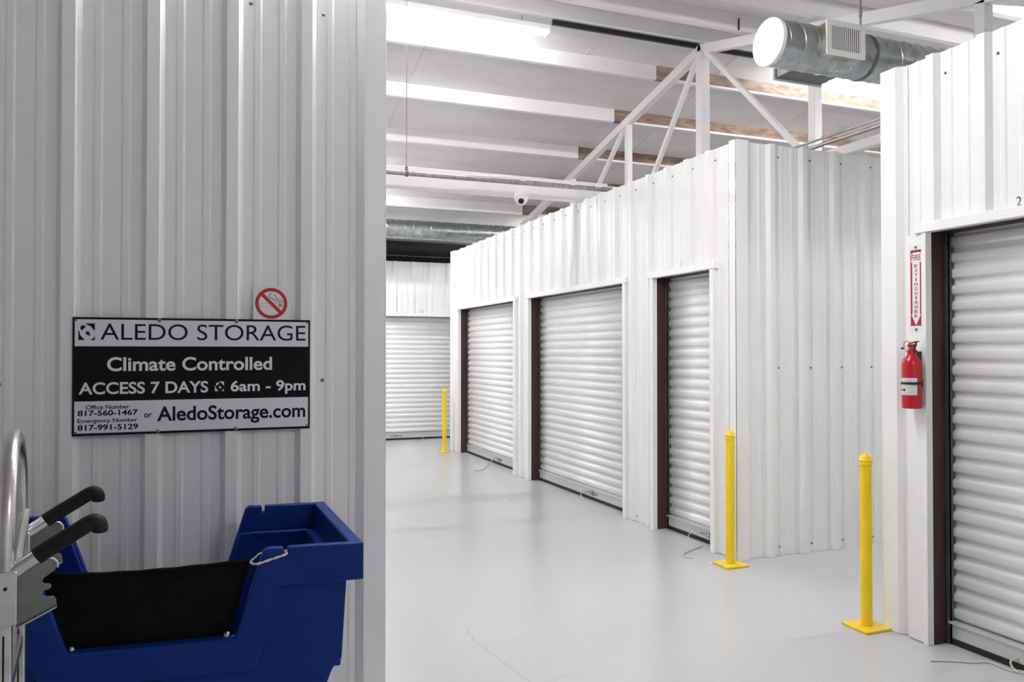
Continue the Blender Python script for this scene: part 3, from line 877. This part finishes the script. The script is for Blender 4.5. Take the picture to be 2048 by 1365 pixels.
# blue tub cart ------------------------------------------------------------------
P0 = Vector((0.508, 2.628, 0))
ua = math.radians(-5.5)
UU = Vector((math.cos(ua), math.sin(ua), 0))
VV = Vector((-0.021, 1.0, 0)).normalized()
def K(u, v, z):
    p = P0 + UU * u + VV * v
    return (p.x, p.y, z)
LEN, DEP, ZT = 1.285, 0.775, 0.97
ct = empty('tub_cart', K(-LEN / 2, DEP / 2, 0), label='blue plastic tub cart with cut-out sides and black canvas flap by the left wall', cat='cart')
mb = MB()
zc = 0.69
c0, c1 = -0.305, -0.98          # cut-out edges at the top
b0, b1 = -0.401, -0.876         # and at the bottom
zl = 0.847                      # underside of the rim band
def slab(poly, v0, v1):
    mb.prism([K(u, v0, z) for u, z in poly], Vector(K(0, v1, 0)) - Vector(K(0, v0, 0)))
nt = 0.006                       # half width of the rope notch
rimR = [(0, ZT), (-0.247 + nt, ZT), (-0.247 + nt, ZT - 0.026), (-0.247 - nt, ZT - 0.026), (-0.247 - nt, ZT), (c0, ZT)]
rimL = [(-1.035 + nt, ZT), (-1.035 + nt, ZT - 0.026), (-1.035 - nt, ZT - 0.026), (-1.035 - nt, ZT), (-LEN, ZT)]
outer = rimR + [(c0 - 0.012, ZT - 0.012), (b0, zc), (b1, zc), (c1 + 0.012, ZT - 0.012), (c1, ZT)] + rimL + [(-LEN, zl), (-1.075, zl), (-0.945, 0.585), (-0.34, 0.585), (-0.265, zl), (0, zl)]
inner = [(-0.05, zl + 0.02), (-0.34, zl + 0.02), (b0 + 0.01, zc), (b1 - 0.01, zc), (-0.945, zl + 0.02), (-LEN + 0.05, zl + 0.02), (-LEN + 0.066, 0.588), (-LEN + 0.082, 0.576), (-LEN + 0.20, 0.40), (-LEN + 0.20, 0.24), (-0.20, 0.24), (-0.20, 0.40), (-0.082, 0.576), (-0.066, 0.588)]
slab(outer, 0.0, 0.032)
slab(inner, 0.020, 0.052)
slab(outer, DEP - 0.032, DEP)
slab(inner, DEP - 0.052, DEP - 0.020)
# end walls: rim band and lower inset wall
for s0, s1, i0, i1, f0, f1 in ((0.0, -0.045, -0.050, -0.082, -0.068, -0.10), (-LEN, -LEN + 0.045, -LEN + 0.05, -LEN + 0.082, -LEN + 0.068, -LEN + 0.10)):
    mb.box(min(s0, s1), max(s0, s1), 0.001, DEP - 0.001, zl, ZT - 0.0005, K)
    mb.box(min(s0, i1), max(s0, i1), 0.004, DEP - 0.004, zl, zl + 0.022, K)
    mb.hexa([K(f0, 0.03, 0.56), K(f1, 0.03, 0.56), K(f1, DEP - 0.03, 0.56), K(f0, DEP - 0.03, 0.56), K(i0, 0.022, zl + 0.01), K(i1, 0.022, zl + 0.01), K(i1, DEP - 0.022, zl + 0.01), K(i0, DEP - 0.022, zl + 0.01)])
    g0 = f0 + (-0.14 if f0 > -0.5 else 0.14)
    g1 = f1 + (-0.14 if f0 > -0.5 else 0.14)
    mb.hexa([K(g0, 0.05, 0.24), K(g1, 0.05, 0.24), K(g1, DEP - 0.05, 0.24), K(g0, DEP - 0.05, 0.24), K(f0, 0.10, 0.562), K(f1, 0.10, 0.562), K(f1, DEP - 0.10, 0.562), K(f0, DEP - 0.10, 0.562)])
# ledge along the long sides and the tub floor
mb.box(-0.30, -0.01, 0.004, 0.055, zl, zl + 0.022, K)
mb.box(-LEN + 0.01, -0.99, 0.004, 0.055, zl, zl + 0.022, K)
mb.box(-0.30, -0.01, DEP - 0.055, DEP - 0.004, zl, zl + 0.022, K)
mb.box(-LEN + 0.01, -0.99, DEP - 0.055, DEP - 0.004, zl, zl + 0.022, K)
mb.box(-LEN + 0.20, -0.20, 0.03, DEP - 0.03, 0.235, 0.27, K)
mb.build('tub', 'blue', ct, bevel=0.007, segs=3, smooth=True, angle=40)
MB().box(-LEN + 0.20, -0.20, 0.08, DEP - 0.08, 0.155, 0.236, K).build('chassis', 'dark_metal', ct, bevel=0.004)
for u in (-0.24, -LEN + 0.24):
    for v in (0.13, DEP - 0.13):
        c = MB().box(u - 0.035, u + 0.035, v - 0.03, v + 0.03, 0.135, 0.157, K).build('caster', 'galv_dull', ct)
        MB().lathe([(0.05, -0.018), (0.064, -0.016), (0.0645, 0.016), (0.05, 0.018)], K(u, v, 0.0655), tuple(VV), 20).build('wheel', 'rubber', c, smooth=True)
# canvas flap in the near cut-out
vf = 0.060
nx, nz = 28, 14
mb = MB()
vs = []
for j in range(nz + 1):
    t = j / nz
    for i in range(nx + 1):
        s = i / nx
        uL = -0.966 + 0.088 * (1 - t) ** 1.3
        uR = -0.352 + (-0.414 + 0.352) * (1 - t)
        u = uL + (uR - uL) * s
        zt_ = 0.919 - 0.010 * math.sin(math.pi * s) + 0.0008 * math.sin(s * 37)
        z = 0.672 + (zt_ - 0.672) * t
        v = vf + 0.010 * math.sin(math.pi * s) * math.sin(math.pi * t) + 0.004 * math.sin(6 * s + 3 * t) * t + 0.012 * math.exp(-((s - 0.06) / 0.05) ** 2) * t
        vs.append(K(u, v, z))
mb.add(vs, [(j * (nx + 1) + i, j * (nx + 1) + i + 1, (j + 1) * (nx + 1) + i + 1, (j + 1) * (nx + 1) + i) for j in range(nz) for i in range(nx)])
fl = mb.build('canvas_flap', 'canvas', ct, smooth=True, solid=0.004, angle=80)
hem = [Vector(vs[nz * (nx + 1) + i]) for i in range(nx + 1)]
MB().tube(hem, 0.0065, 8).build('hem', 'canvas', fl, smooth=True)
for u in (-0.424, -0.868):
    MB().lathe([(0.012, 0), (0.012, 0.002), (0.009, 0.007), (0.003, 0.010)], K(u, vf - 0.0285 - 0.002, zc + 0.006), tuple(-VV * 0.75 + Vector((0, 0, 0.66))), 14).build('bolt', 'galv', ct, smooth=True)
# rope loops that hold the flap corners to the rim notches
def rope_loop(u_f, u_n, u_e):
    z = 0.916
    a = [K(u_f, vf - 0.004, z), K(u_f + (u_e - u_f) * 0.40, -0.006, 0.924), K(u_e * 0.55 + u_n * 0.45, -0.007, 0.938), K(u_n, -0.006, 0.949), K(u_n, 0.016, 0.951), K(u_n, 0.040, 0.949), K(u_e, 0.050, 0.944), K((u_e + u_f) / 2, 0.052, 0.932), K(u_f, vf - 0.002, z + 0.002)]
    P = []
    pts = [Vector(p) for p in a]
    for i in range(len(pts) - 1):
        p0, p1, p2, p3 = pts[max(i - 1, 0)], pts[i], pts[i + 1], pts[min(i + 2, len(pts) - 1)]
        for kk in range(8):
            t = kk / 8
            P.append(0.5 * ((2 * p1) + (p2 - p0) * t + (2 * p0 - 5 * p1 + 4 * p2 - p3) * t * t + (3 * p1 - p0 - 3 * p2 + p3) * t ** 3))
    # two twisted strands
    mb = MB()
    for ph in (0, math.pi):
        Q = []
        for i, p in enumerate(P):
            ang = i * 0.75 + ph
            Q.append(p + Vector((0.0012 * math.cos(ang), 0.0012 * math.sin(ang), 0.0018 * math.sin(ang + 1))))
        mb.tube(Q, 0.0024, 6)
    mb.build('tie_rope', 'rope', ct, smooth=True)
rope_loop(-0.352, -0.247, -0.318)
rope_loop(-0.955, -1.035, -0.975)

# hand truck ------------------------------------------------------------------------
Nn = Vector((-0.380, 1.97, 0))
Fn = Vector((-0.427, 2.38, 0))
ht = empty('hand_truck', ((Nn + Fn) / 2), label='upright aluminium hand truck with two black grips at the left edge', cat='hand truck')
Wd = (Fn - Nn).normalized()
rad = (Fn - Nn).length / 2
mid = (Nn + Fn) / 2
zspring = 1.185
path = [Nn + Vector((0, 0, 1.10))]
for k in range(25):
    a = math.pi * k / 24
    path.append(mid - Wd * rad * math.cos(a) + Vector((0, 0, zspring + (rad + 0.008) * math.sin(a))))
path.append(Fn + Vector((0, 0, 1.10)))
MB().tube(path, 0.0165, 16).build('handle_loop', 'alu', ht, smooth=True)
Xd = Vector((Wd.y, -Wd.x, 0))       # towards +X
for Pn, w0 in ((Nn, 0), (Fn, 1)):
    def H_(a, b, z, Pn=Pn): 
        p = Pn + Xd * a + Wd * b
        return (p.x, p.y, z)
    # extruded rail with a channel
    r = MB()
    r.box(-0.022, 0.012, -0.016, 0.016, 0.06, 1.085, H_)
    rail = r.build('rail', 'alu', ht, bevel=0.004)
    MB().box(-0.005, -0.001, -0.0172, -0.0158, 0.10, 1.0, H_).build('rail_groove', 'dark_metal', rail)
    # joint casting and gusset
    MB().box(-0.026, 0.022, -0.020, 0.020, 1.02, 1.135, H_).build('joint', 'alu', ht, bevel=0.004)
    MB().lathe([(0.004, 0), (0.004, 0.003)], H_(0.0, -0.020, 1.10), tuple(-Wd), 8).build('rivet', 'dark_metal', ht)
    # grip stub, rubber grip with hooked end
    st = [H_(0.012, 0, 1.128), H_(0.062, 0, 1.162)]
    MB().tube(st, 0.0165, 14).build('grip_stub', 'alu', ht, smooth=True)
    gp = [H_(0.055, 0, 1.157), H_(0.085, 0, 1.1765), H_(0.12, 0, 1.1975), H_(0.148, 0, 1.2145), H_(0.159, 0, 1.2200), H_(0.167, 0, 1.2205), H_(0.1730, 0, 1.216), H_(0.1760, 0, 1.208), H_(0.1765, 0, 1.199)]
    gv = [Vector(p) for p in gp]
    gr_ = [0.0182, 0.0182, 0.0182, 0.0182, 0.0184, 0.0184, 0.0180, 0.0172, 0.0158]
    gs, rs_ = [], []
    for i in range(len(gv) - 1):
        p0, p1, p2, p3 = gv[max(i - 1, 0)], gv[i], gv[i + 1], gv[min(i + 2, len(gv) - 1)]
        for kk in range(6):
            t = kk / 6
            gs.append(0.5 * ((2 * p1) + (p2 - p0) * t + (2 * p0 - 5 * p1 + 4 * p2 - p3) * t * t + (3 * p1 - p0 - 3 * p2 + p3) * t ** 3))
            rs_.append(gr_[i] * (1 - t) + gr_[i + 1] * t)
    gs.append(gv[-1]); rs_.append(gr_[-1])
    gs.append(gv[-1] + Vector((0, 0, -0.002))); rs_.append(0.0135)
    gs.append(gv[-1] + Vector((0, 0, -0.0035))); rs_.append(0.008)
    MB().tube(gs, rs_, 20).build('grip', 'grip', ht, smooth=True, angle=70)
    # notched side plate
    pl = [(0.018, 1.150), (0.075, 1.153), (0.090, 1.147), (0.095, 1.135), (0.090, 1.124), (0.070, 1.110), (0.066, 1.103), (0.070, 1.097), (0.080, 1.096), (0.084, 1.090), (0.080, 1.084), (0.070, 1.082), (0.066, 1.075), (0.071, 1.069), (0.088, 1.068), (0.093, 1.060), (0.093, 1.048), (0.018, 1.012)]
    b = 0.0
    plate = MB().prism([H_(a, b - 0.002, z) for a, z in pl], Wd * 0.004).build('notched_plate', 'galv_dull', ht, bevel=0.001)
    MB().hexa([H_(0.018, -0.010, 1.008), H_(0.094, -0.010, 1.044), H_(0.094, 0.012, 1.044), H_(0.018, 0.012, 1.008), H_(0.018, -0.010, 1.012), H_(0.094, -0.010, 1.048), H_(0.094, 0.012, 1.048), H_(0.018, 0.012, 1.012)]).build('plate_flange', 'galv', plate)
    MB().tube([H_(0.020, -0.003, 1.151), H_(0.074, -0.003, 1.154), H_(0.087, -0.003, 1.150), H_(0.094, -0.003, 1.141), H_(0.0945, -0.003, 1.130)], 0.0032, 8).build('plate_lip', 'galv', plate, smooth=True)
    # wheel near the floor
    MB().lathe([(0.03, -0.022), (0.10, -0.026), (0.124, -0.016), (0.126, 0), (0.124, 0.016), (0.10, 0.026), (0.03, 0.022)], H_(0.10, -0.06 if w0 == 0 else 0.06, 0.1265), tuple(Wd), 28).build('wheel', 'rubber', ht, smooth=True)
def C_(a, b, z):
    p = Nn + Xd * a + Wd * b
    return (p.x, p.y, z)
W2 = 2 * rad
for z in (0.25, 0.55, 0.85):
    MB().box(-0.018, 0.008, 0.016, W2 - 0.016, z, z + 0.03, C_).build('cross_brace', 'alu', ht, bevel=0.003)
MB().box(-0.012, 0.012, 0.018, W2 - 0.018, 1.13, 1.19, C_).build('upper_brace', 'alu', ht, bevel=0.003)
MB().beam(C_(0.016, 0.05, 1.10), C_(0.016, W2 - 0.04, 1.19), 0.010, 0.020).build('diagonal_brace', 'alu', ht)
MB().tube([C_(0.10, -0.09, 0.1265), C_(0.10, W2 + 0.09, 0.1265)], 0.010, 10).build('axle', 'galv', ht, smooth=True)
for b in (0.0, W2):
    MB().beam(C_(0.0, b, 0.30), C_(0.10, b, 0.1265), 0.02, 0.03).build('axle_bracket', 'alu', ht)
MB().box(-0.24, 0.012, -0.02, W2 + 0.02, 0.002, 0.012, C_).box(-0.03, 0.012, -0.02, W2 + 0.02, 0.012, 0.065, C_).build('toe_plate', 'alu', ht, bevel=0.002)
